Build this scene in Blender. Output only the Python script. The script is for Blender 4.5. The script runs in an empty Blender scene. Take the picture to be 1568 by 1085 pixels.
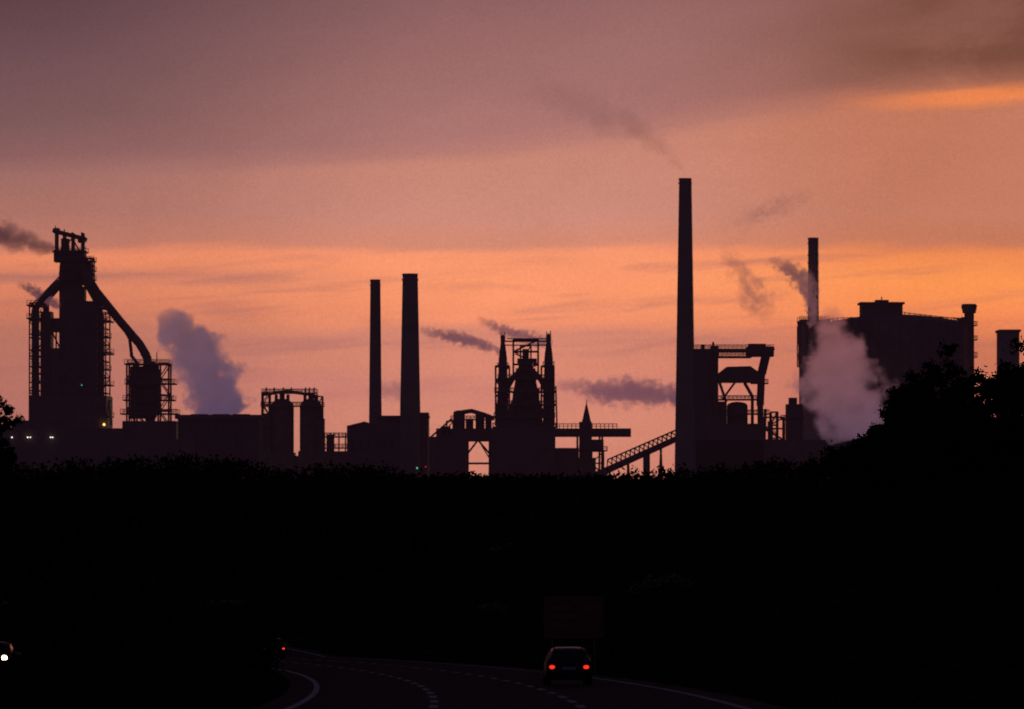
import bpy, math, random
from mathutils import Vector, Matrix
random.seed(7)
F=8711.0; EYE=2.2
scene=bpy.context.scene
# ---------------------------------------------------------------- helpers
def lin(c):
    return tuple(((v/255)/12.92 if v/255<=0.04045 else ((v/255+0.055)/1.055)**2.4) for v in c)
def sm(a,b,x):
    t=max(0.0,min(1.0,(x-a)/(b-a))); return t*t*(3-2*t)
def newmat(name):
    m=bpy.data.materials.new(name); m.use_nodes=True
    return m, m.node_tree.nodes, m.node_tree.links
def surf(name,c1,c2,scale=1.0,rough=0.8,metal=0.0,detail=6,spec=0.3,bump=0.0):
    m,n,l=newmat(name); b=n['Principled BSDF']
    tc=n.new('ShaderNodeTexCoord'); nz=n.new('ShaderNodeTexNoise'); nz.inputs['Scale'].default_value=scale
    nz.inputs['Detail'].default_value=detail
    l.new(tc.outputs['Object'],nz.inputs['Vector'])
    r=n.new('ShaderNodeValToRGB'); r.color_ramp.elements[0].position=.35; r.color_ramp.elements[1].position=.65
    r.color_ramp.elements[0].color=(*c1,1); r.color_ramp.elements[1].color=(*c2,1)
    l.new(nz.outputs['Fac'],r.inputs['Fac']); l.new(r.outputs['Color'],b.inputs['Base Color'])
    b.inputs['Roughness'].default_value=rough; b.inputs['Metallic'].default_value=metal
    b.inputs['Specular IOR Level'].default_value=spec
    if bump>0:
        bp=n.new('ShaderNodeBump'); bp.inputs['Strength'].default_value=bump
        l.new(nz.outputs['Fac'],bp.inputs['Height']); l.new(bp.outputs['Normal'],b.inputs['Normal'])
    return m
def emis(name,c,s):
    m,n,l=newmat(name); n.remove(n['Principled BSDF'])
    e=n.new('ShaderNodeEmission'); e.inputs['Color'].default_value=(*c,1); e.inputs['Strength'].default_value=s
    l.new(e.outputs[0],n['Material Output'].inputs['Surface']); return m
STEEL=surf('rusty_steel',(.16,.10,.09),(.26,.17,.16),.35,.75,0.0)
CONC=surf('concrete',(.22,.19,.18),(.32,.28,.27),.12,.9)
CLAD=surf('sheet_cladding',(.14,.10,.11),(.22,.16,.17),.2,.7)
ASPH=surf('asphalt',(.035,.035,.045),(.055,.055,.065),1.2,.95,0,6,.03,.0)
PAINT=surf('road_paint',(.35,.35,.4),(.7,.7,.78),1.2,.8,0,6,.05)
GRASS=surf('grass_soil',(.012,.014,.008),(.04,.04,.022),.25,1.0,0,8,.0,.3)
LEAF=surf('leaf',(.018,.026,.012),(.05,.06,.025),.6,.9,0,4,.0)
DRY=surf('dry_grass',(.22,.18,.11),(.32,.27,.17),.6,.9,0,4,.0)
BARK=surf('bark',(.04,.03,.022),(.08,.06,.045),4,.95)
BODY=surf('car_paint',(.03,.03,.035),(.035,.035,.04),5,.3,.3,2,.5)
GLASS=surf('car_glass',(.01,.01,.012),(.015,.015,.018),5,.08,0,2,.5)
RUB=surf('rubber',(.015,.015,.015),(.025,.025,.025),5,.9)
GALV=surf('galvanised_steel',(.2,.2,.2),(.3,.3,.3),2,.6,.3)
SIGNM=surf('sign_face',(.26,.12,.06),(.31,.14,.08),.8,.6)
RED=emis('tail_lamp',(1,.03,.015),1.3)
HEAD=emis('head_lamp',(1,.66,.34),9)
GREEN=emis('green_lamp',(.1,1,.6),.8)
YEL=emis('sodium_lamp',(1,.6,.15),2.2)
WHI=emis('flood_lamp',(1,.95,.75),1.6)

def empty(name,loc):
    o=bpy.data.objects.new(name,None); o.location=loc; o.empty_display_size=1
    scene.collection.objects.link(o); return o
class M:
    """mesh collector, world metres"""
    def __init__(s): s.v=[]; s.f=[]
    def add(s,v,f):
        k=len(s.v); s.v+= [tuple(p) for p in v]; s.f+=[tuple(i+k for i in q) for q in f]
    def box(s,x0,x1,y0,y1,z0,z1):
        s.add([(x0,y0,z0),(x1,y0,z0),(x1,y1,z0),(x0,y1,z0),(x0,y0,z1),(x1,y0,z1),(x1,y1,z1),(x0,y1,z1)],
              [(0,3,2,1),(4,5,6,7),(0,1,5,4),(1,2,6,5),(2,3,7,6),(3,0,4,7)])
    def cyl(s,p0,p1,r0,r1=None,n=14,caps=True):
        if r1 is None: r1=r0
        p0=Vector(p0);p1=Vector(p1); d=(p1-p0)
        if d.length<1e-6: return
        d.normalize(); a=Vector((0,1,0)) if abs(d.y)<.9 else Vector((1,0,0))
        u=d.cross(a).normalized(); w=d.cross(u)
        v=[]
        for p,r in((p0,r0),(p1,r1)):
            for i in range(n):
                t=2*math.pi*i/n; v.append(p+(u*math.cos(t)+w*math.sin(t))*r)
        f=[(i,(i+1)%n,n+(i+1)%n,n+i) for i in range(n)]
        if caps: f+=[tuple(range(n-1,-1,-1)),tuple(range(n,2*n))]
        s.add(v,f)
    def beam(s,p0,p1,w): s.cyl(p0,p1,w*.6,w*.6,4)
    def sphere(s,c,rx,ry,rz,n=10,m=7):
        v=[];f=[]
        for j in range(m+1):
            ph=math.pi*j/m
            for i in range(n):
                t=2*math.pi*i/n
                v.append((c[0]+rx*math.sin(ph)*math.cos(t),c[1]+ry*math.sin(ph)*math.sin(t),c[2]+rz*math.cos(ph)))
        for j in range(m):
            for i in range(n):
                f.append((j*n+i,(j+1)*n+i,(j+1)*n+(i+1)%n,j*n+(i+1)%n))
        s.add(v,f)
    def obj(s,name,mat,parent=None,origin=(0,0,0),smooth=False):
        o=Vector(origin)
        me=bpy.data.meshes.new(name); me.from_pydata([tuple(Vector(p)-o) for p in s.v],[],s.f); me.update()
        me.materials.append(mat)
        if smooth:
            for p in me.polygons: p.use_smooth=True
        ob=bpy.data.objects.new(name,me); scene.collection.objects.link(ob)
        if parent: ob.parent=parent
        else: ob.location=o
        return ob
class Site:
    """survey helper: structure standing at distance d; bearings/heights measured, converted to metres"""
    def __init__(s,name,d,cx):
        s.d=d; s.k=d/F; s.o=Vector((s.X(cx),d,6.0)); s.e=empty(name,s.o); s.parts={}
    def X(s,p): return (p-784)*s.k
    def Z(s,p): return EYE+(760-p)*s.k
    def P(s,a): return Vector((s.X(a[0]),s.d+(a[2] if len(a)>2 else 0),s.Z(a[1])))
    def m(s,part):
        return s.parts.setdefault(part,M())
    def box(s,part,l,r,t,b,y0=-8,y1=8): s.m(part).box(s.X(l),s.X(r),s.d+y0,s.d+y1,s.Z(b),s.Z(t))
    def col(s,part,x,t,b,rt,rb=None,y=0,n=20):
        rb=rt if rb is None else rb
        s.m(part).cyl((s.X(x),s.d+y,s.Z(b)),(s.X(x),s.d+y,s.Z(t)),rb*s.k,rt*s.k,n)
    def pipe(s,part,pts,r,n=10):
        q=[s.P(p) for p in pts]
        for a,b in zip(q[:-1],q[1:]): s.m(part).cyl(a,b,r*s.k,r*s.k,n)
        for a in q[1:-1]: s.m(part).sphere(a,r*s.k,r*s.k,r*s.k,n,6)
    def beam(s,part,a,b,w=1.6): s.m(part).beam(s.P(a),s.P(b),w*s.k)
    def deck(s,part,l,r,py,y0=-6,y1=6,h=5,th=1.5):
        s.box(part,l,r,py,py+th,y0,y1)
        n=max(2,int((r-l)/6)+1)
        for y in (y0+.1,y1-.1):
            for i in range(n):
                x=l+.4+(r-l-.8)*i/(n-1); s.beam(part,(x,py-h,y),(x,py,y),.6)
            s.beam(part,(l,py-h,y),(r,py-h,y),.7); s.beam(part,(l,py-h*.5,y),(r,py-h*.5,y),.5)
    def lattice(s,part,l,r,t,b,n=3,ys=(-5,5),w=1.8,diag=True):
        for y in ys:
            for x in (l,r): s.beam(part,(x,t,y),(x,b,y),w)
            for i in range(n+1):
                yy=t+(b-t)*i/n; s.beam(part,(l,yy,y),(r,yy,y),w*.8)
                if diag and i<n:
                    y2=t+(b-t)*(i+1)/n
                    if i%2: s.beam(part,(l,yy,y),(r,y2,y),w*.6)
                    else: s.beam(part,(r,yy,y),(l,y2,y),w*.6)
        for x in (l,r):
            for i in range(n+1):
                yy=t+(b-t)*i/n; s.beam(part,(x,yy,ys[0]),(x,yy,ys[-1]),w*.8)
    def lamp(s,x,y,mat,r=1.6,yo=-14):
        m=M(); c=s.P((x,y,yo)); m.sphere(c,r*s.k,r*s.k,r*s.k)
        m.obj('lamp_glass',mat,s.e,s.o)
    def done(s,mats={},smooth=()):
        for k,m in s.parts.items(): m.obj(k,mats.get(k,STEEL),s.e,s.o)
# ---------------------------------------------------------------- terrain
def R(y): return 6.4-2.45e-4*max(0,y-140)**2
def base(y):
    if y<430: z=-0.02296*y
    else:
        z=-0.02296*430-0.6*sm(430,560,y)
    return z+sm(560,1450,y)*17.0-sm(2700,7000,y)*30
def ground(x,y):
    z=base(y); r=R(y); L=r-12.4
    hill=min(12.0,max(0,(x-(r+6)))*.35)*(1-sm(500,900,y))
    z+=hill*sm(60,160,y)
    lh=min(9.0,max(0,(L-27)-x)*.3)*(1-sm(500,1000,y)); z+=lh
    c=L-5.2; q=(x-c)/1.9
    z+=2.3*math.exp(-q*q)*sm(100,150,y)*(1-sm(520,700,y))
    z-=.12
    n=math.sin(x*.11+y*.03)*math.cos(y*.05-x*.07)
    out=max(0,x-(r+6),(L-27)-x)
    z+=n*.5*min(1,out/10)
    return z
xs=[-7000,-5000,-3500,-2400,-1600,-1100,-800,-600,-450,-350,-280,-220,-180,-150,-125]+[-110+i*2 for i in range(86)]+[65,72,80,90,105,125,150,190,250,350,500,700,1000,1500,2200,3300,5000,7000]
ys=[-300,-150,-60]+[i*10 for i in range(0,72)]+[740+i*40 for i in range(0,40)]+[2400,2700,3200,3900,5000,6500,8500,11000,15000]
m=M()
m.v=[(x,y,ground(x,y)) for y in ys for x in xs]
nx=len(xs)
m.f=[(j*nx+i,j*nx+i+1,(j+1)*nx+i+1,(j+1)*nx+i) for j in range(len(ys)-1) for i in range(nx-1)]
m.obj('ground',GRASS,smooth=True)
def strip(m,off0,off1,y0,y1,dz,step=5):
    y=y0
    while y<y1-1e-6:
        y2=min(y1,y+step)
        m.add([(R(y)+off0,y,base(y)+dz),(R(y)+off1,y,base(y)+dz),(R(y2)+off1,y2,base(y2)+dz),(R(y2)+off0,y2,base(y2)+dz)],[(0,1,2,3)])
        y=y2
for nm,off in (('road',0),('road',-22.5)):
    e=empty(nm,(0,0,0))
    a=M(); strip(a,off-13.4,off+1.2,-50,660,.0); a.obj('asphalt_surface',ASPH,e)
    a=M()
    strip(a,off-.08,off+.12,-50,660,.006); strip(a,off-12.5,off-12.3,-50,660,.006)
    for o in (-4.4,-8.5):
        y=2.0
        while y<600:
            strip(a,off+o-.12,off+o+.12,y,y+5,.006,5); y+=11
    a.obj('painted_markings',PAINT,e)
# ---------------------------------------------------------------- vegetation
def leafcards(m,c,rad,n,size,rng):
    for _ in range(n):
        p=Vector((rng.gauss(0,.45),rng.gauss(0,.45),rng.gauss(0,.4)))
        p=Vector((p.x*rad[0],p.y*rad[1],p.z*rad[2]))+Vector(c)
        a=Vector((rng.uniform(-1,1),rng.uniform(-1,1),rng.uniform(-1,1)))
        if a.length<.1: continue
        a.normalize(); b=a.orthogonal().normalized(); b.rotate(Matrix.Rotation(rng.uniform(0,6.28),3,a)); 
        s=size*rng.uniform(.5,1.3); q=a.cross(b)
        m.add([p-b*s*.6,p+q*s*.3,p+b*s*.6,p-q*s*.3],[(0,1,2,3)])
def tree(x,y,h,w,seed,n=5500,leaf=.3,bare=False,zb=None):
    rng=random.Random(seed); z=ground(x,y)-.3 if zb is None else zb
    e=empty('tree',(x,y,z)); t=M(); lf=M()
    r0=h*.022
    segs=[Vector((x,y,z))]
    for i in range(1,7):
        f=i/6; segs.append(Vector((x+rng.uniform(-.03,.03)*h,y+rng.uniform(-.03,.03)*h,z+h*.82*f)))
    for i in range(6): t.cyl(segs[i],segs[i+1],r0*(1-i/6.6),r0*(1-(i+1)/6.6),8)
    cl=[]
    for i in range(15):
        f=rng.uniform(.15,.95); k=min(5,int(f*6)); p=segs[k].lerp(segs[k+1],f*6-k if f*6-k<=1 else 1)
        az=rng.uniform(0,6.28); ln=w*.5*rng.uniform(.55,1.05)*(math.sin(math.pi*min(1,(f*.75+.15)))**.6)
        q=p+Vector((math.cos(az)*ln,math.sin(az)*ln,ln*rng.uniform(.15,.7)))
        t.cyl(p,q,r0*.35,r0*.1,6)
        for j in range(4):
            g=rng.uniform(.4,1); pp=p.lerp(q,g)
            qq=pp+Vector((rng.uniform(-1,1),rng.uniform(-1,1),rng.uniform(-.2,1)))*w*.14
            t.cyl(pp,qq,r0*.12,r0*.04,4); cl.append(qq)
        cl.append(q)
    for i in range(6): cl.append(segs[-1]+Vector((rng.uniform(-1,1)*w*.15,rng.uniform(-1,1)*w*.15,rng.uniform(-.1,.2)*h)))
    per=int(n/len(cl))
    for c in cl:
        rr=w*rng.uniform(.08,.15)
        leafcards(lf,c,(rr,rr,rr*.8),per if not bare else per//3,leaf,rng)
    t.obj('trunk_and_limbs',BARK,e,(x,y,z)); lf.obj('foliage',LEAF,e,(x,y,z))
def treeat(px,top,d,w,seed,**k):
    s=d/F; x=(px-784)*s; zt=EYE+(760-top)*s; zb=ground(x,d)-.3
    tree(x,d,(zt-zb)*.97,w*s,seed,zb=zb,**k)
for i,(px,top,d,w) in enumerate([(1305,690,470,100),(1345,645,440,80),(1376,600,425,90),(1392,580,430,110),(1412,556,450,110),(1446,530,440,120),(1478,580,420,90),(1503,587,455,70),
                                 (1538,535,430,90),(1566,520,445,120),(1600,515,430,130),(1430,640,400,140),(1540,640,390,130),(1370,680,395,120),(1410,610,440,130),(1460,555,436,110),(1552,560,425,120)]):
    treeat(px,top,d,w,100+i,n=7500)
for i,(px,top,d,w) in enumerate([(2,602,1500,68),(-45,600,1510,80)]):
    treeat(px,top,d,w,300+i,leaf=.9,n=4500)
# distant tree mass
rng=random.Random(5); m=M()
def skyline(px):
    pts=[(-200,690),(0,700),(60,704),(180,700),(260,692),(400,700),(500,710),(600,720),(680,733),(760,741),(870,741),(900,745),(925,738),(960,727),(1000,722),(1030,722),(1060,712),(1160,702),(1230,694),(1262,686),(1300,674),(1400,660),(1800,650)]
    for (a,b),(c,d) in zip(pts[:-1],pts[1:]):
        if a<=px<=c: return b+(d-b)*(px-a)/(c-a)
    return 700
for i in range(640):
    px=rng.uniform(-150,1720); d=rng.uniform(1250,1560); s=d/F; x=(px-784)*s
    lf=6*math.sin(px*.031)+5*math.sin(px*.083+1)
    top=skyline(px)+((rng.uniform(-2,26)+lf) if not 690<px<920 else rng.uniform(2,12)); zt=EYE+(760-top)*s; zb=ground(x,d)
    h=max(2.0,zt-zb); w=rng.uniform(2.2,5.0)
    zz=zb+h*.15
    k=0
    while zz<zb+h*.85 and k<8:
        leafcards(m,(x,d,zz),(w*1.4,w*1.4,1.8),26,1.0,rng); zz+=1.7; k+=1
for i in range(500):
    px=rng.uniform(-200,1750); d=rng.uniform(520,1300); s=d/F; x=(px-784)*s
    if -40<x-R(d)+8<0 and d<680: continue
    zb=ground(x,d); h=rng.uniform(2,5)
    if (zb+h-EYE)/s>20: h=max(1,EYE+18*s-zb)
    for j in range(5): leafcards(m,(x+rng.uniform(-2,2),d+rng.uniform(-2,2),zb+h*(j+.5)/6),(2.4,2.4,1.2),22,.8,rng)
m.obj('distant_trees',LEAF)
m=M()
for i in range(900):
    d=rng.uniform(140,520); r=R(d); 
    if rng.random()<.45: x=r+rng.uniform(4.5,40); h=rng.uniform(.5,1.8)
    else:
        x=r-12.4-5.2+rng.gauss(0,1.0); h=rng.uniform(.5,1.3)
        if x>r-12.4-3.4: continue
    z=ground(x,d)
    leafcards(m,(x,d,z+h*.4),(h,h,h*.7),60,.22,rng)
for x,y,h in ((-12.3,262,2.4),(-12.9,268,2.5),(-11.95,256,2.2),(-11.9,270,2.2)):
    for j in range(7): leafcards(m,(x+rng.uniform(-.3,.2),y,ground(x,y)+h*(.1+.14*j)),(1.0,1.0,.5),220,.2,rng)
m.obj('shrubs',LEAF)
m=M()
for (px,py,d,wd) in ((1020,888,330,34),(990,893,330,20),(775,880,520,14),(752,930,420,10),(340,900,520,24),(240,915,480,16)):
    x=(px-784)*d/F
    for j in range(26):
        xx=x+rng.uniform(-1,1)*wd*d/F; z=ground(xx,d)
        zt=EYE+(760-py)*d/F+rng.uniform(-.15,.15)
        leafcards(m,(xx,d,max(z+.2,min(zt,z+3))),(.7,.7,.25),20,.25,rng)
m.obj('dry_grass_tufts',DRY)
# ---------------------------------------------------------------- blast furnace (west)
s=Site('blast_furnace',1900,112)
s.col('shell',111,400,470,14,17); s.col('shell',111,470,600,18.5,20); s.col('shell',111,600,745,24,28)
for x in (87,99,112,127): s.box('top_gantry',x-1.7,x+1.7,357,394,-4,-3); s.box('top_gantry',x-1.7,x+1.7,357,394,3,4)
s.beam('top_gantry',(82,354,-4),(132,367,-4),5); s.beam('top_gantry',(82,354,4),(132,367,4),5)
s.box('top_gantry',83,91,350,358,-3,3); s.beam('top_gantry',(85,346),(85,352),1.3); s.box('top_gantry',120,130,362,372,-3,3)
s.box('top_gantry',94,106,366,392,-2,2); s.beam('top_gantry',(100,352,-4),(100,360,-4),1.5); s.beam('top_gantry',(88,392,-4),(112,366,-4),1.8); s.beam('top_gantry',(127,392,-4),(112,366,-4),1.8)
s.box('hopper',84,131,384,402,-5,5); s.col('hopper',111,400,432,19,22)
for y in (386,400,414,428): s.deck('platforms',82 if y<395 else 93,134 if y<395 else 146,y,-6,6,6)
s.lattice('platforms',132,143,396,432,3,(-4,4),2)
s.box('platforms',131,140,402,430,-3,3)
for yo,dx in ((-7,0),(7,12)):
    s.pipe('gas_uptakes',[(104,424,yo*.4),(88,438,yo*.7),(68,459,yo),(56+dx,476,yo),(56+dx,745,yo)],5)
    s.pipe('gas_uptakes',[(119,424,yo*.4),(136,438,yo*.7),(150,462,yo),(157-dx*.6,486,yo),(157-dx*.6,745,yo)],5)
s.pipe('downcomer',[(125,408,-8),(150,448,-8),(186,493,-8),(216,528,-8),(228,548,-8),(229,575,-8)],6.5,14)
s.pipe('downcomer',[(188,498,-8),(201,520,-8),(204,545,-8),(216,560,-8)],2.5)
s.box('lift_tower',64,80,478,745,-6,6); s.box('lift_tower',80,93,488,509,-4,4); s.box('lift_tower',79,93,534,745,-6,6); s.box('lift_tower',131,149,462,745,-5,5)
s.box('lift_tower',92,131,440,745,-4,4); s.beam('lift_tower',(80,509),(92,534),2);s.beam('lift_tower',(86,505),(86,536),2)
for y in (468,488,512,536,560,584,608,632):
    s.deck('galleries',44 if y in(468,488) else 49,64,y,-9,9,6,2)
    s.deck('galleries',150,168 if (y//24)%2 else 172,y+4,-9,9,6,2)
s.lattice('frame',49,63,466,650,7,(-10,10),1.8); s.lattice('frame',150,165,480,650,7,(-10,10),1.8)
s.beam('frame',(46,470,0),(100,415,0),2); s.beam('frame',(44,486,0),(66,455,0),1.5)
s.box('cast_house',50,168,606,745,-16,14)
s.beam('cast_house',(168,612,-5),(172,650,-5),2)
s.lamp(165,650,YEL,1.9,-17); s.lamp(131,590,GREEN,.8,-17)
s.done()
s=Site('dust_catcher',1885,230)
s.col('vessel',230,566,625,15); s.col('vessel',230,552,566,7,15); s.col('vessel',230,625,650,15,4)
s.lattice('support_frame',196,208,556,700,6,(-6,6),2.4); s.lattice('support_frame',244,260,556,700,6,(-6,6),2.4); s.lattice('support_frame',208,244,600,700,3,(-6,6),2.2)
for y,a,b in ((556,192,262),(586,193,270),(611,190,268),(632,186,274)): s.deck('decks',a,b,y,-7,7,6,2)
s.box('base_house',190,272,644,745,-9,9); s.box('base_house',200,222,560,640,-2,3); s.beam('decks',(240,540),(240,556),1.2)
s.done()
s=Site('workshop',1870,110)
s.box('walls',-60,190,655,745,-8,8); s.box('walls',20,48,643,655,-6,6); s.box('roof_monitor',60,96,650,655,-4,4); s.box('walls',172,300,672,745,-10,6)
s.box('roof_monitor',-60,10,650,655,-4,4)
for x,r in ((22,1.1),(46,1.2),(50,1),(81,1.1),(84,1)): s.lamp(x,669,WHI,r,-9)
s.done({'walls':CLAD,'roof_monitor':CLAD})
s=Site('cooling_tower',1880,337)
s.box('casing',276,400,640,745,-14,14); s.box('casing',272,404,635,641,-16,16)
for i in range(12): s.box('louvres',277+i*10.3,279+i*10.3,643,700,-15,-14.01)
for x in (305,338,370): s.col('fan_stacks',x,633,640,13,14)
s.done({'casing':CLAD})
# ---------------------------------------------------------------- stoves
s=Site('hot_blast_stove',1950,450)
for x,r in ((432,18),(476,17)):
    s.col('stove_shells',x,622,745,r,r,0,24); s.m('stove_shells').sphere(s.P((x,622)),r*s.k,r*s.k,13*s.k,20,8)
    s.col('stove_shells',x,600,612,4); s.col('stove_shells',x-9,603,622,2.5); s.col('stove_shells',x+9,603,622,2.5)
for y,l,r in ((600,401,486),(620,400,496),(650,404,415),(634,484,494)): s.deck('platforms',l,r,y,-6,6,5,1.8)
s.pipe('hot_main',[(404,603),(440,598),(480,604),(490,620)],2.4)
s.lattice('stair_tower',402,413,600,745,8,(-5,5),2); s.box('stair_tower',404,415,632,745,-3,3); s.lattice('stair_tower',484,494,606,745,8,(-4,4),1.6)
for x in (408,420,434,446,468,474,481): s.beam('platforms',(x,592),(x,602),1.8)
s.box('valve_house',400,452,692,745,-9,6); s.box('valve_house',458,536,690,745,-9,6); s.box('valve_house',486,497,640,745,-4,4); s.box('valve_house',450,460,697,745,-8,6)
for x in (497,505,511,519,529): s.beam('gantry',(x,662),(x,692),1.8)
s.deck('gantry',495,531,667,-5,5,5,2); s.box('gantry',500,510,664,690,-2,2); s.deck('gantry',495,531,684,-5,5,5,2)
s.done()
# ---------------------------------------------------------------- power house + chimneys
s=Site('power_house',2000,600)
s.box('walls',533,657,652,745,-15,12); s.box('walls',580,655,639,652,-12,10); s.box('walls',641,657,631,652,-8,8)
a=s.m('roof'); 
p=[s.P((532,652,-15.5)),s.P((560,645,-15.5)),s.P((582,652,-15.5)),s.P((532,652,12)),s.P((560,645,12)),s.P((582,652,12))]
a.add(p,[(0,2,1),(3,4,5),(0,1,4,3),(1,2,5,4),(0,3,5,2)])
s.box('roof',580,658,636,639,-13,11)
for i in range(9): s.box('windows',540+i*12,545+i*12,672,690,-15.2,-15.01)
s.lamp(640,716,GREEN,1.2,-18); s.lamp(663,719,GREEN,1.0,-18); s.lamp(653,714,RED,.7,-18)
s.done({'walls':CLAD,'roof':CLAD,'windows':GLASS})
def chimney(x,top,bot,rt,rb,d,rings=(),mat=CONC,bump=False):
    s=Site('chimney_stack',d,x)
    n=10
    for i in range(n):
        f0=i/n; f1=(i+1)/n
        s.col('shaft',x,top+(bot-top)*f0,top+(bot-top)*f1,rt+(rb-rt)*f0,rt+(rb-rt)*f1,0,32)
    s.col('rim',x,top-.6,top+3,rt*1.06,rt*1.06,0,32)
    for y in rings:
        rr=rt+(rb-rt)*(y-top)/(bot-top); s.col('rim',x,y,y+2,rr*1.13,rr*1.13,0,24)
    s.beam('ladder',(x+rt+.3,top,-1),(x+rb+.3,bot,-1),.6)
    s.done({'shaft':mat,'rim':mat})
    return s
chimney(574.5,429,745,7.4,10.5,1990,(436,))
chimney(627.8,420,745,11.3,17.5,1985,(428,))
chimney(1049,274,745,9.2,16.5,1860,(280,))
chimney(1245,365,600,7.5,8.5,2030,(372,390,402,416,430,446,462,478))
# ---------------------------------------------------------------- blast furnace (centre)
s=Site('blast_furnace',1950,805)
s.col('shell',805,655,745,34,36); s.col('shell',805,575,655,15,28); s.col('shell',805,552,575,9,15)
s.lattice('top_gantry',786,824,521,575,3,(-4,4),2.4); s.lattice('top_gantry',797,813,530,556,1,(-3,3),2)
s.beam('top_gantry',(772,523,0),(842,523,0),2); s.beam('top_gantry',(776,519,0),(838,519,0),1.2); s.beam('top_gantry',(768,529,0),(842,529,0),1.5)
s.box('top_gantry',792,822,548,555,-3,3); s.box('top_gantry',790,820,563,580,-3,3);s.box('top_gantry',800,810,535,548,-2,2)
for x,h in ((770,510),(840,508)):
    s.col('gas_uptakes',x,h+3,h+38,1.6,6.5); s.col('gas_uptakes',x,h+38,598,6.5,7.5); s.col('gas_uptakes',x,598,745,8.5,9)
    s.beam('gas_uptakes',(x-4,h+6),(x+4,h+6),1.6); s.beam('gas_uptakes',(x-3,h),(x-3,h+14),1.2); s.beam('gas_uptakes',(x+3,h-1),(x+3,h+14),1.4); s.deck('platforms',x-9,x+9,h+50,-3,3,5,1.5)
s.pipe('gas_uptakes',[(772,600,-4),(784,580,-4),(800,563,-4)],4.5); s.pipe('gas_uptakes',[(838,600,-4),(828,580,-4),(810,563,-4)],4.5)
s.pipe('gas_uptakes',[(778,640,-6),(790,610,-6),(805,590,-6),(818,612,-6),(830,640,-6)],5)
for y,l,r in ((578,762,848),(598,757,851),(618,758,852),(636,756,850),(652,754,852)): s.deck('platforms',l,r,y,-8,8,5,2.2)
s.lattice('frame',759,780,560,650,4,(-7,7),2.2); s.lattice('frame',829,848,560,650,4,(-7,7),2.2)
s.box('frame',785,800,600,655,-3,3); s.box('frame',812,826,594,655,-3,3); s.box('frame',760,778,616,655,-3,3); s.box('frame',834,847,622,655,-3,3)
s.box('cast_house',752,850,655,745,-16,14); s.beam('frame',(851,590),(853,655),2)
s.lattice('skip_frame',716,750,672,745,2,(-5,5),3,False); s.beam('skip_frame',(716,694,-5),(732,673,-5),2.5); s.beam('skip_frame',(750,694,-5),(732,673,-5),2.5); s.box('skip_frame',714,752,668,675,-5,5)
s.beam('skip_frame',(734,675,5),(749,700,5),1.6)
s.done()
s=Site('gas_cleaning_plant',1955,715)
s.box('bunker_house',657,714,668,745,-12,12); s.box('gallery',668,756,655,668,-3,3)
for x,t,r in ((703,628,9),(735,630,7),(748,634,5)): s.col('vessels',x,t+3,668,r); s.m('vessels').sphere(s.P((x,t+4)),r*s.k,r*s.k,5*s.k)
s.col('vessels',719,640,668,6); s.pipe('vessels',[(695,632,2),(722,628,2),(742,634,2),(757,640,2)],3.4)
s.lattice('stairs',684,694,644,668,2,(-3,3),2); s.deck('stairs',690,757,641,-4,4,5,1.5)
s.beam('stairs',(660,668),(692,640),2.5); s.box('bunker_house',676,690,652,668,-3,3)
s.done()
s=Site('conveyor_gallery',1945,905)
s.box('gallery',850,966,655,668,-3,3); s.deck('gallery',850,945,655,-3,3,7,1.5)
for x in (884,890,918,922): s.beam('trestle',(x,668,-3),(x-1,745,-3),2.6)
s.box('transfer_house',887,906,645,712,-5,5); s.col('transfer_house',898,617,645,.8,7,0,12); s.beam('transfer_house',(898,612),(898,622),1); s.box('transfer_house',906,924,672,690,-5,5)
s.box('transfer_house',848,886,685,745,-8,8); s.box('transfer_house',884,912,700,745,-8,8); s.lattice('trestle',906,924,690,745,3,(-4,4),2); s.deck('trestle',884,930,688,-5,5,5,2)
s.lamp(887,733,YEL,1.3,-10)
s.done()
s=Site('inclined_conveyor',1890,950)
a=s.m('gallery')
P=s.P
v=[P((862,743,-3)),P((1040,664,-3)),P((1040,674,-3)),P((862,756,-3)),P((862,743,3)),P((1040,664,3)),P((1040,674,3)),P((862,756,3))]
a.add(v,[(0,1,2,3),(7,6,5,4),(0,4,5,1),(3,2,6,7),(0,3,7,4),(1,5,6,2)])
for y in(-3,3):
    s.beam('truss',(930,703,y),(1036,657,y),2)
    for i in range(16):
        x=930+i*7; yy=743-(x-862)*79/178; s.beam('truss',(x,yy-9,y),(x,yy,y),1.2); s.beam('truss',(x,yy-9,y),(x+7,yy-3,y),1)
for x in (926,962,1012): 
    yy=750-(x-862)*79/178; s.beam('trestle',(x,yy,-3),(x-3,760,-3),3); s.beam('trestle',(x,yy,3),(x+3,760,3),3)
s.box('trestle_house',985,995,690,760,-3,3); s.box('trestle_house',880,930,722,760,-4,4)
s.done()
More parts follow.
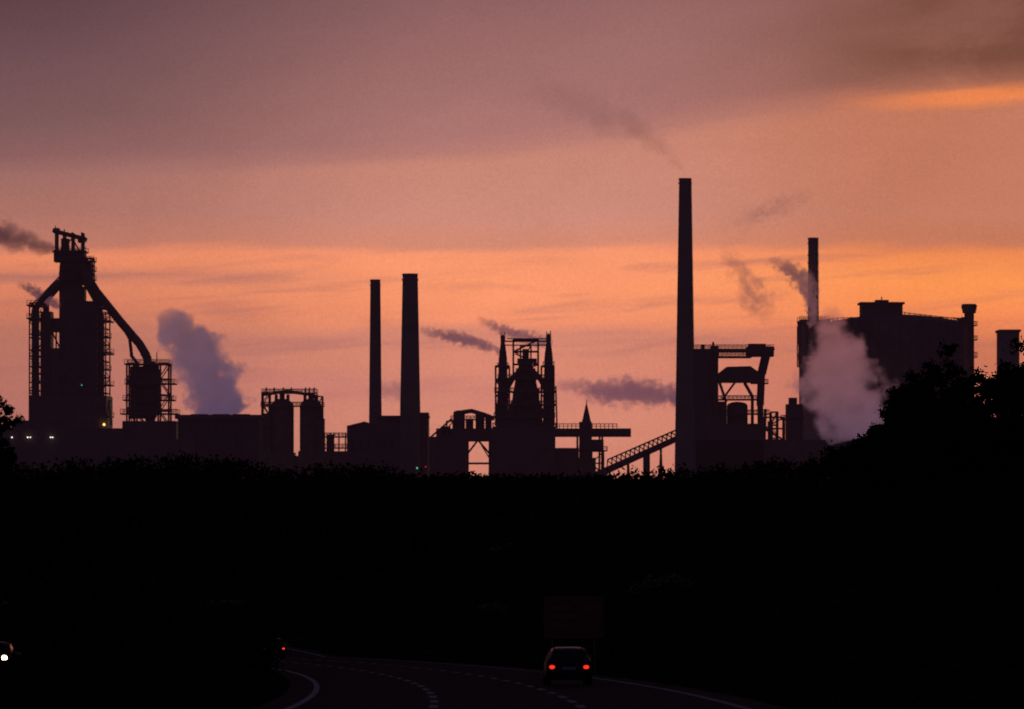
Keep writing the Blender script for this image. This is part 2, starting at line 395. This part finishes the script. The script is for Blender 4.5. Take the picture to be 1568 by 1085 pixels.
# ---------------------------------------------------------------- coke works frame
s=Site('coke_works',1900,1120)
s.box('tower',1062,1087,539,745,-8,8); s.box('tower',1086,1099,548,745,-6,6)
s.deck('top_deck',1060,1184,535,-7,7,6,5); s.deck('top_deck',1062,1150,545,-7,7,4,2)
s.box('top_deck',1088,1100,530,548,-4,4); s.box('top_deck',1143,1184,532,545,-6,6); s.box('top_deck',1146,1172,527,533,-3,3); s.beam('top_deck',(1092,524),(1092,536),3);s.beam('top_deck',(1164,541,0),(1186,534,0),4)
s.col('tower',1076,528,540,3); 
a=s.m('hood'); v=[P2 for P2 in [s.P((1097,585,-6)),s.P((1098,572,-6)),s.P((1112,561,-6)),s.P((1148,560,-6)),s.P((1162,570,-6)),s.P((1163,585,-6)),
   s.P((1097,585,6)),s.P((1098,572,6)),s.P((1112,561,6)),s.P((1148,560,6)),s.P((1162,570,6)),s.P((1163,585,6))]]
a.add(v,[(0,5,4,3,2,1),(6,7,8,9,10,11)]+[(i,(i+1)%6,6+(i+1)%6,6+i) for i in range(6)])
for y in (-5,5):
    s.beam('legs',(1173,542,y),(1166,572,y),10); s.beam('legs',(1166,570,y),(1164,620,y),8); s.beam('legs',(1164,620,y),(1166,745,y),6)
    s.beam('legs',(1102,585,y),(1112,615,y),2); s.beam('legs',(1125,585,y),(1105,612,y),2); s.beam('legs',(1140,585,y),(1152,606,y),2.5)
    s.beam('legs',(1152,606,y),(1152,650,y),2.5)
    s.beam('legs',(1172,625,y),(1170,690,y),2)
s.deck('decks',1098,1165,610,-6,6,5,2); s.deck('decks',1098,1178,632,-6,6,5,2); s.deck('decks',1150,1176,585,-4,4,5,2)
s.col('tank',1129,620,700,16); s.m('tank').sphere(s.P((1129,620)),16*s.k,16*s.k,6*s.k,16,6)
s.box('tower',1098,1112,614,745,-5,5); s.box('lower_house',1060,1168,648,745,-9,9)
s.lattice('pipe_rack',1170,1200,638,690,3,(-5,5),2.2); s.lattice('pipe_rack',1180,1190,630,690,3,(-5,5),2); s.box('lower_house',1060,1262,673,745,-9,9)
s.box('lower_house',1204,1228,618,690,-6,6); s.box('lower_house',1208,1220,608,618,-3,3); s.deck('pipe_rack',1196,1230,640,-6,6,5,2); s.box('lower_house',1176,1183,644,690,-3,3)
s.done()
s=Site('quench_tower',2040,1243)
s.box('walls',1226,1266,490,745,-6,12); s.box('walls',1262,1276,500,745,-4,10); s.deck('crown',1222,1268,492,-8,8,6,3); s.box('crown',1222,1229,492,528,-5,5)
s.lattice('crown',1222,1228,500,560,4,(-5,5),1.4)
s.done({'walls':CONC})
s=Site('gas_holder',2110,1372)
s.col('shell',1372,494,745,103,103,0,64)
prev=(103,494)
for i in range(1,7):
    f=i/6; rr=103*(1-f)+2; yy=494-12*(1-(1-f)**2); s.col('dome_roof',1372,yy,prev[1],rr,prev[0],0,48); prev=(rr,yy)
s.box('ventilator',1318,1380,466,492,-8,8); s.box('ventilator',1315,1383,464,467,-9,9); s.box('ventilator',1340,1360,460,465,-3,3); s.beam('ventilator',(1350,455),(1350,462),1.5)
for i in range(40):
    t=math.pi*2*i/40; x=1372+104*math.cos(t); y=104*math.sin(t)*s.k
    s.beam('guide_frame',(x,488,y),(x,745,y),1.2)
    t2=math.pi*2*(i+1)/40; s.beam('guide_frame',(x,489,y),(1372+104*math.cos(t2),489,104*math.sin(t2)*s.k),.9)
for y in (545,600,650): s.col('shell',1372,y,y+2,104,104,0,64)
for x in range(1385,1472,8): s.beam('guide_frame',(x,478+(x-1385)*.12,0),(x,490,0),1)
s.beam('guide_frame',(1383,479,0),(1472,489,0),1)
s.done({'shell':CLAD,'dome_roof':CLAD})
s=Site('vent_stack',2020,1484)
s.col('shaft',1484,480,745,7.5,8.5); s.col('head',1484,468,480,12.5,10); s.col('head',1484,466,469,11)
for y in (498,520,545,570): s.deck('ladder_platforms',1474,1496,y,-3,3,5,1.6)
s.box('ladder_platforms',1472,1477,486,494,-2,2); s.box('ladder_platforms',1466,1474,488,494,-2,2)
s.done()
s=Site('coal_tower',2050,1543)
s.box('walls',1529,1558,509,745,-8,8); s.box('roof',1527,1560,506,509.5,-9,9); s.box('walls',1506,1600,640,745,-10,6)
s.done({'walls':CONC})
# ---------------------------------------------------------------- vehicles
def car(x,y,yaw,front=False):
    z=base(y)+.004
    e=empty('car',(x,y,z)); e.rotation_euler=(math.atan(-0.02296)*(1 if not front else -1),0,yaw)
    st=[(-.02,.42,.78,.80,.86,.68),(.05,.30,.84,.88,.98,.70),(.16,.24,.87,.92,1.16,.67),(.34,.22,.88,.93,1.36,.61),(.6,.22,.885,.94,1.42,.60),(1.5,.22,.89,.94,1.45,.60),(2.2,.22,.89,.93,1.43,.60),
        (2.6,.22,.89,.92,1.30,.63),(3.1,.22,.88,.90,.98,.72),(3.7,.24,.86,.82,.88,.70),(4.1,.28,.82,.72,.78,.66),(4.25,.36,.74,.62,.66,.60)]
    m=M(); v=[]
    for (yy,zb,w,zl,zt,wr) in st:
        h=[(w*.9,zb),(w,zb+.12),(w,(zb+zl)/2),(w*.97,zl),(wr+(w-wr)*.25,zl+(zt-zl)*.6),(wr,zt-.03),(wr*.8,zt),(0,zt+.015)]
        ring=[(a,yy,b) for a,b in h]+[(-a,yy,b) for a,b in h[-2::-1]]
        v+=ring
    n=15; f=[]
    for i in range(len(st)-1):
        for j in range(n): f.append((i*n+j,(i+1)*n+j,(i+1)*n+(j+1)%n,i*n+(j+1)%n))
    f+=[tuple(range(n)),tuple(range(len(st)*n-1,(len(st)-1)*n-1,-1))]
    m.add(v,f); m.obj('body',BODY,e,smooth=False)
    g=M()
    g.add([(-.60,.10,.99),(.60,.10,.99),(.53,.30,1.33),(-.53,.30,1.33)],[(0,1,2,3)])
    g.add([(-.60,3.08,1.02),(.60,3.08,1.02),(.54,2.63,1.31),(-.54,2.63,1.31)],[(3,2,1,0)])
    for sg in (-1,1):
        for a,b in ((.55,1.35),(1.45,2.4)):
            g.add([(sg*.885,a,.97),(sg*.885,b,.97),(sg*.70,b-.08,1.35),(sg*.70,a+.08,1.35)],[(0,1,2,3)])
    g.obj('windows',GLASS,e)
    w=M(); 
    for sx in (-1,1):
        for yy in (.85,3.45):
            w.cyl((sx*.66,yy,.31),(sx*.875,yy,.31),.31,.31,20); w.cyl((sx*.87,yy,.31),(sx*.895,yy,.31),.19,.17,12)
    w.obj('wheels',RUB,e)
    b=M(); b.box(-.84,.84,-.09,.06,.36,.54); b.box(-.80,.80,4.2,4.33,.34,.52); b.obj('bumpers',RUB,e)
    p=M(); p.box(-.26,.26,-.035,-.02,.60,.71); p.obj('number_plate',PAINT,e)
    r=M()
    for sx in (-1,1):
        r.box(sx*.56-.02,sx*.56+.02,.7,2.1,1.49,1.52); r.box(sx*.56-.02,sx*.56+.02,.7,.76,1.42,1.49); r.box(sx*.56-.02,sx*.56+.02,2.04,2.1,1.42,1.49)
        r.box(sx*.99-.09,sx*.99+.07,2.5,2.6,.95,1.08)
    r.obj('roof_rails_and_mirrors',RUB,e)
    t=M()
    for sx in (-1,1): t.sphere((sx*.65,-.01,.70),.115,.05,.075,12,8)
    t.obj('tail_lamps',RED if not front else RUB,e)
    t=M()
    for sx in (-1,1): t.sphere((sx*.60,4.22,.62),.17,.07,.15,14,8)
    t.obj('head_lamps',HEAD if front else GLASS,e)
def roadyaw(y): return math.atan(2*2.45e-4*max(0,y-140))
car(2.17,216,roadyaw(216)*.6)
car((420-784)*405/F,405,roadyaw(405))
car((-13-784)*296/F,300,math.pi+.02,True)
# traffic sign
sx,sy=3.25,300; sz=base(300)
e=empty('traffic_sign',(sx,sy,sz)); k=300/F
m=M(); m.box(-46*k,46*k,-.03,.03,EYE+(760-976)*k-sz,EYE+(760-912)*k-sz); m.obj('board',SIGNM,e)
m=M(); zt=EYE+(760-912)*k-sz; zb_=EYE+(760-976)*k-sz
for z0,z1,x0,x1 in ((zt-.06,zt-.03,-1.5,1.5),(zb_+.03,zb_+.06,-1.5,1.5)): m.box(x0,x1,-.036,-.032,z0,z1)
for i,(a,b,zz) in enumerate(((-1.2,-.1,.55),(-1.2,.3,1.0),(.5,1.25,.55),(-1.2,-.3,1.5))): m.box(a,b,-.036,-.032,zt-zz-.12,zt-zz+.05)
m.obj('lettering',surf('sign_lettering',(.36,.22,.13),(.4,.25,.15),2),e)
m=M()
for x in (-1.1,1.1): m.cyl((x,.08,-.5),(x,.08,zt-.1),.05,.05,10)
m.obj('posts',GALV,e)
# ---------------------------------------------------------------- self-glowing haze over the works
m=M(); m.box(-3500,3500,1570,1835,-30,260)
mt,nn,l=newmat('haze_glow'); nn.remove(nn['Principled BSDF'])
ab=nn.new('ShaderNodeVolumeAbsorption'); ab.inputs['Color'].default_value=(0,0,0,1); ab.inputs['Density'].default_value=.017/265
em=nn.new('ShaderNodeEmission'); em.inputs['Color'].default_value=(.36,.15,.25,1); em.inputs['Strength'].default_value=.017/265  # emission stands in for light scattered by the haze, lifts the dark plant
ad=nn.new('ShaderNodeAddShader'); l.new(ab.outputs[0],ad.inputs[0]); l.new(em.outputs[0],ad.inputs[1]); l.new(ad.outputs[0],nn['Material Output'].inputs['Volume'])
m.obj('haze',mt)
# ---------------------------------------------------------------- plumes
def curve(nd,pts):
    c=nd.mapping.curves[0]
    while len(c.points)>2: c.points.remove(c.points[1])
    c.points[0].location=pts[0]; c.points[1].location=pts[-1]
    for p in pts[1:-1]: c.points.new(*p)
    nd.mapping.use_clip=False; nd.mapping.update()
def plume(name,d,pts,col,dens,amp=1.0,nscale=2.0,sharp=2.0,fade_end=.3,fade_start=.02,seed=0.0,col2=None,step=.45):
    """pts: (px,py,radius px) along the axis"""
    k=d/F
    W=[Vector(((a-784)*k,EYE+(760-b)*k)) for a,b,c in pts]; rad=[c*k for a,b,c in pts]
    A,B=W[0],W[-1]; L=(B-A).length; zd=(B-A)/L; xd=Vector((zd.y,-zd.x))
    T=[(w-A).dot(zd)/L for w in W]; O=[(w-A).dot(xd) for w in W]
    K=max(1.0,2.4*max(abs(o) for o in O)); rm=max(rad)
    m=M(); n=14
    N=14
    def interp(t,Y):
        for i in range(len(T)-1):
            if t<=T[i+1] or i==len(T)-2:
                f=(t-T[i])/(T[i+1]-T[i]); f=max(0,min(1,f)); return Y[i]+(Y[i+1]-Y[i])*f
    for i in range(N+1):
        t=i/N; r=interp(t,rad)*1.6+rm*.3; o=interp(t,O)
        for j in range(n):
            q=2*math.pi*j/n; m.v.append((o+r*math.cos(q),r*math.sin(q),t*L))
    for i in range(N):
        for j in range(n): m.f.append((i*n+j,i*n+(j+1)%n,(i+1)*n+(j+1)%n,(i+1)*n+j))
    m.f+=[tuple(range(n-1,-1,-1)),tuple(range(N*n,N*n+n))]
    mt,nn,l=newmat(name+'_vapour_glow'); nn.remove(nn['Principled BSDF'])
    tc=nn.new('ShaderNodeTexCoord'); sp=nn.new('ShaderNodeSeparateXYZ'); l.new(tc.outputs['Object'],sp.inputs[0])
    def mth(op,a,b=None,clamp=False):
        x=nn.new('ShaderNodeMath'); x.operation=op; x.use_clamp=clamp
        for i,v in enumerate((a,b)):
            if v is None: continue
            if isinstance(v,(int,float)): x.inputs[i].default_value=v
            else: l.new(v,x.inputs[i])
        return x.outputs[0]
    t=mth('DIVIDE',sp.outputs[2],L,True)
    c1=nn.new('ShaderNodeFloatCurve'); curve(c1,[(T[i],O[i]/K+.5) for i in range(len(T))]); l.new(t,c1.inputs['Value'])
    c2=nn.new('ShaderNodeFloatCurve'); curve(c2,[(T[i],rad[i]/rm) for i in range(len(T))]); l.new(t,c2.inputs['Value'])
    xo=mth('MULTIPLY',mth('SUBTRACT',c1.outputs[0],.5),K); r=mth('MAXIMUM',mth('MULTIPLY',c2.outputs[0],rm),.2)
    dx=mth('SUBTRACT',sp.outputs[0],xo)
    dist=mth('SQRT',mth('ADD',mth('MULTIPLY',dx,dx),mth('MULTIPLY',sp.outputs[1],sp.outputs[1])))
    dist=mth('DIVIDE',dist,r)
    nz=nn.new('ShaderNodeTexNoise'); nz.noise_dimensions='4D'; nz.inputs['W'].default_value=seed; nz.inputs['Scale'].default_value=1.0/rm*nscale; nz.inputs['Detail'].default_value=3.5; nz.inputs['Roughness'].default_value=.55
    l.new(tc.outputs['Object'],nz.inputs['Vector'])
    nv=mth('MULTIPLY',mth('SUBTRACT',nz.outputs['Fac'],.5),amp*3)
    dd=mth('ADD',mth('SUBTRACT',.9,dist),nv)
    dd=mth('MULTIPLY',dd,sharp,True)
    # die out before the domain boundary
    dd=mth('MULTIPLY',dd,mth('MULTIPLY',mth('SUBTRACT',1.6,dist),4.0,True))
    e1=mth('MULTIPLY',t,1/fade_start,True) if fade_start>0 else None
    e2=mth('MULTIPLY',mth('SUBTRACT',1,t),1/fade_end,True)
    D=mth('MULTIPLY',dd,e2)
    if e1: D=mth('MULTIPLY',D,e1)
    D=mth('MULTIPLY',D,dens/rm)
    ab=nn.new('ShaderNodeVolumeAbsorption'); ab.inputs['Color'].default_value=(0,0,0,1); l.new(D,ab.inputs['Density'])
    sc=nn.new('ShaderNodeVolumeScatter'); sc.inputs['Color'].default_value=(.12,.11,.115,1); sc.inputs['Anisotropy'].default_value=.2; l.new(D,sc.inputs['Density'])
    em=nn.new('ShaderNodeEmission')  # emission colour stands in for sky light scattered many times inside the plume
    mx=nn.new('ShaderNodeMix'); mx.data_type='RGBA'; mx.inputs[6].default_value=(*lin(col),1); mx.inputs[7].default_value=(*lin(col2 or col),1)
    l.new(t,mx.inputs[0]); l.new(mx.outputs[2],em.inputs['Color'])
    # glow is painted a little brighter in the billows than in the gaps
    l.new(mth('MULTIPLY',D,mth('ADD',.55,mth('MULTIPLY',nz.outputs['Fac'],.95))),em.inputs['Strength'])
    ad=nn.new('ShaderNodeAddShader'); l.new(sc.outputs[0],ad.inputs[0]); l.new(em.outputs[0],ad.inputs[1])
    ad2=nn.new('ShaderNodeAddShader'); l.new(ad.outputs[0],ad2.inputs[0]); l.new(ab.outputs[0],ad2.inputs[1])
    l.new(ad2.outputs[0],nn['Material Output'].inputs['Volume'])
    try: mt.cycles.volume_step_rate=step
    except Exception: pass
    ob=m.obj(name,mt)
    X=Vector((xd.x,0,xd.y)); Z=Vector((zd.x,0,zd.y)); Y=Z.cross(X)
    ob.matrix_world=Matrix(((X.x,Y.x,Z.x,A.x),(X.y,Y.y,Z.y,d),(X.z,Y.z,Z.z,A.y),(0,0,0,1)))
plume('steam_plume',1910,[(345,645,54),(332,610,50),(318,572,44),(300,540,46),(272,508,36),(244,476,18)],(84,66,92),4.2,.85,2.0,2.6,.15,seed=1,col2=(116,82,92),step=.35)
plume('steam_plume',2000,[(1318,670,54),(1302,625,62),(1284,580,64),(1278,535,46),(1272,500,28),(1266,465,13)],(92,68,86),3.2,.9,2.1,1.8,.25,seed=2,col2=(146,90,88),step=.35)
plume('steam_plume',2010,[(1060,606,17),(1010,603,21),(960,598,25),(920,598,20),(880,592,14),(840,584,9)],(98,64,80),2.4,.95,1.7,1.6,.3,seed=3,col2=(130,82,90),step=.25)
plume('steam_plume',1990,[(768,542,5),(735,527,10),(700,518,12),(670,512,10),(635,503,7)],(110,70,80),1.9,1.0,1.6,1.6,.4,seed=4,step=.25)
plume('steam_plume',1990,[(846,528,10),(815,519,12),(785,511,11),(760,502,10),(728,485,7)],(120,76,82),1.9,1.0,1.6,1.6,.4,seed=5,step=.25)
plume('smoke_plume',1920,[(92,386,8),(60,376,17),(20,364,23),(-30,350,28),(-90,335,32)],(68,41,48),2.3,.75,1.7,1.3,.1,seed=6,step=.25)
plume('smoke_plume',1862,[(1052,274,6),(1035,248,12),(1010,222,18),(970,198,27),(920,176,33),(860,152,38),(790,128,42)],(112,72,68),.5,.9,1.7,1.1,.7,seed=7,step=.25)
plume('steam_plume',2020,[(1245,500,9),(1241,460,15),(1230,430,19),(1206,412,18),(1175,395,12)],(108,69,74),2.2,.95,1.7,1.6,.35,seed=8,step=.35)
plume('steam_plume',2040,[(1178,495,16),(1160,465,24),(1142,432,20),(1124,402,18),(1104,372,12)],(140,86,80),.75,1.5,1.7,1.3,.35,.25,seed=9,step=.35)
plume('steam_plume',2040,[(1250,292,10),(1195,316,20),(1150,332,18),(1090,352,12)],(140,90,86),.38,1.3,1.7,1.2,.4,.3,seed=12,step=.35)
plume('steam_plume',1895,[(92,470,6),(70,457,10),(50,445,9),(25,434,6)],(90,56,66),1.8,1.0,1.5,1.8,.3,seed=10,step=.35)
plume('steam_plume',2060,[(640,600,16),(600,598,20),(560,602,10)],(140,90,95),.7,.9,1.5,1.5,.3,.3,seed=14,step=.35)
# ---------------------------------------------------------------- world
w=bpy.data.worlds.new('World'); scene.world=w; w.use_nodes=True
n=w.node_tree.nodes; l=w.node_tree.links; bg=n['Background']
def wm(op,a,b=None,clamp=False,c=None):
    x=n.new('ShaderNodeMath'); x.operation=op; x.use_clamp=clamp
    for i,v in enumerate((a,b,c)):
        if v is None: continue
        if isinstance(v,(int,float)): x.inputs[i].default_value=v
        else: l.new(v,x.inputs[i])
    return x.outputs[0]
def mr(v,a,b,c=0,d=1,smooth=True):
    x=n.new('ShaderNodeMapRange'); x.interpolation_type='SMOOTHSTEP' if smooth else 'LINEAR'
    l.new(v,x.inputs[0]); x.inputs[1].default_value=a; x.inputs[2].default_value=b; x.inputs[3].default_value=c; x.inputs[4].default_value=d
    return x.outputs[0]
tc=n.new('ShaderNodeTexCoord'); sp=n.new('ShaderNodeSeparateXYZ'); l.new(tc.outputs['Generated'],sp.inputs[0])
az=wm('ARCTAN2',sp.outputs[0],sp.outputs[1]); el=wm('ARCSINE',sp.outputs[2])
U=wm('ADD',wm('MULTIPLY',az,F),784.0); V=wm('SUBTRACT',760.0,wm('MULTIPLY',el,F))
def noise(su,sv,scale,detail,seed,rough=.5,dist=0.0):
    cb=n.new('ShaderNodeCombineXYZ'); l.new(wm('MULTIPLY',U,su),cb.inputs[0]); l.new(wm('ADD',wm('MULTIPLY',V,sv),wm('MULTIPLY',U,sv*.06)),cb.inputs[1]); cb.inputs[2].default_value=seed
    z=n.new('ShaderNodeTexNoise'); z.inputs['Scale'].default_value=scale; z.inputs['Detail'].default_value=detail; z.inputs['Roughness'].default_value=rough; z.inputs['Distortion'].default_value=dist
    l.new(cb.outputs[0],z.inputs['Vector']); return z.outputs['Fac']
n1=noise(1/420,1/70,1,5,1.3)
n2=noise(1/160,1/18,1,4,7.7)
tilt=wm('MULTIPLY',wm('MULTIPLY',wm('SUBTRACT',U,784.0),.125),mr(V,190,335,1,0))
V2=wm('ADD',V,tilt)
V2=wm('ADD',V2,wm('MULTIPLY',wm('SUBTRACT',n1,.5),34.0)); V2=wm('ADD',V2,wm('MULTIPLY',wm('SUBTRACT',n2,.5),14.0))
fac=wm('DIVIDE',wm('ADD',V2,200.0),1200.0,True)
def ramp(st):
    r=n.new('ShaderNodeValToRGB'); cr=r.color_ramp
    while len(cr.elements)>1: cr.elements.remove(cr.elements[0])
    for i,(p,c) in enumerate(st):
        q=(p+200)/1200
        if i==0: e=cr.elements[0]; e.position=q
        else: e=cr.elements.new(q)
        e.color=(*lin(c),1)
    l.new(fac,r.inputs['Fac']); return r.outputs['Color']
rl=ramp([(-100,(84,59,69)),(0,(102,73,81)),(100,(118,84,88)),(180,(134,92,94)),(235,(154,105,101)),(330,(168,111,102)),(372,(186,117,100)),(392,(230,136,100)),(411,(220,130,98)),(424,(174,109,98)),(442,(216,128,98)),(470,(208,123,96)),(505,(184,114,98)),(560,(178,112,100)),(640,(172,108,100)),(760,(156,98,95))])
rc=ramp([(-100,(122,86,90)),(0,(136,94,97)),(100,(153,105,105)),(200,(166,113,111)),(225,(176,119,112)),(245,(194,130,115)),(330,(199,135,121)),(375,(207,134,112)),(388,(242,148,110)),(440,(249,151,108)),(495,(236,142,107)),(514,(206,130,112)),(560,(212,133,112)),(590,(203,128,115)),(640,(208,133,114)),(720,(201,129,112))])
rr=ramp([(-100,(114,74,74)),(60,(134,88,82)),(100,(128,82,74)),(190,(136,87,77)),(215,(168,104,87)),(250,(190,117,92)),(330,(192,121,98)),(370,(196,119,92)),(385,(234,134,82)),(430,(248,147,82)),(475,(242,138,84)),(505,(218,123,85)),(520,(200,114,87)),(600,(189,109,90)),(700,(182,104,88))])
def mix(f,a,b,mode='MIX'):
    x=n.new('ShaderNodeMix'); x.data_type='RGBA'; x.blend_type=mode
    if isinstance(f,(int,float)): x.inputs[0].default_value=f
    else: l.new(f,x.inputs[0])
    for i,v in ((6,a),(7,b)):
        if isinstance(v,tuple): x.inputs[i].default_value=(*v,1)
        else: l.new(v,x.inputs[i])
    return x.outputs[2]
c=mix(mr(U,60,720),rl,rc); c=mix(mr(U,900,1430),c,rr)
# bright rim of the cloud deck, upper right
V3=wm('ADD',wm('SUBTRACT',V,wm('ADD',wm('MULTIPLY',wm('SUBTRACT',1568.0,U),.045),144.0)),wm('MULTIPLY',wm('SUBTRACT',n2,.5),30.0))
core=wm('MULTIPLY',mr(V3,-20,-2),mr(V3,28,4)); core=wm('MULTIPLY',core,mr(U,1230,1500))
c=mix(wm('MULTIPLY',core,.9),c,lin((240,134,78)))
# soft mauve stratus streaks and dusky patches
n3=noise(1/260,1/24,1,4,3.1,.5,.4); streak=wm('MULTIPLY',mr(n3,.50,.74),wm('MULTIPLY',mr(V,370,400),mr(V,640,560)))
c=mix(wm('MULTIPLY',streak,.42),c,lin((156,100,100)))
n4=noise(1/260,1/120,1,6,9.4,.55,.6)
dark=wm('MULTIPLY',mr(n4,.32,.56),wm('MULTIPLY',mr(U,1180,1480),mr(V,165,80)))
c=mix(wm('MULTIPLY',dark,.85),c,lin((104,64,55)))
shade=mr(n4,.25,.75,.94,1.05,False)
n5=noise(1/3.0,1/3.0,1,2,4.4,.7); shade=wm('MULTIPLY',shade,mr(n5,.2,.8,.89,1.11,False))
cs=n.new('ShaderNodeVectorMath'); cs.operation='SCALE'; l.new(c,cs.inputs[0]); l.new(shade,cs.inputs['Scale']); c=cs.outputs[0]
# afterglow fades with height and away from the sunset
fall=wm('MULTIPLY',mr(el,.10,.40,1,0),mr(wm('ABSOLUTE',az),.14,.9,1,0))
glow=mix(fall,lin((30,26,44)),c)
sky=n.new('ShaderNodeTexSky'); sky.sky_type='NISHITA'; sky.sun_disc=False; sky.sun_elevation=math.radians(1.0); sky.sun_rotation=math.radians(4)
b2=n.new('ShaderNodeBackground'); l.new(sky.outputs[0],b2.inputs['Color']); b2.inputs['Strength'].default_value=.002
l.new(glow,bg.inputs['Color']); bg.inputs['Strength'].default_value=1.0
ad=n.new('ShaderNodeAddShader'); l.new(bg.outputs[0],ad.inputs[0]); l.new(b2.outputs[0],ad.inputs[1]); l.new(ad.outputs[0],n['World Output'].inputs['Surface'])
# sun, just at the horizon behind the works
sd=bpy.data.lights.new('sun','SUN'); sd.energy=.08; sd.angle=math.radians(.5); sd.color=(1,.6,.35)
so=bpy.data.objects.new('sun',sd); scene.collection.objects.link(so)
dirv=Vector((math.sin(math.radians(4)),math.cos(math.radians(4)),math.tan(math.radians(1.0))))
so.rotation_euler=dirv.to_track_quat('Z','Y').to_euler()
# ---------------------------------------------------------------- camera
cd=bpy.data.cameras.new('camera'); cd.sensor_width=36; cd.lens=200; cd.shift_y=(760-542.5)/1568
cd.clip_start=.5; cd.clip_end=30000
cd.dof.use_dof=True; cd.dof.focus_distance=400; cd.dof.aperture_fstop=1.6
co=bpy.data.objects.new('camera',cd); co.location=(0,0,EYE); co.rotation_euler=(math.radians(90),0,0)
scene.collection.objects.link(co); scene.camera=co
scene.view_settings.view_transform='Standard'; scene.view_settings.look='None'; scene.view_settings.exposure=0
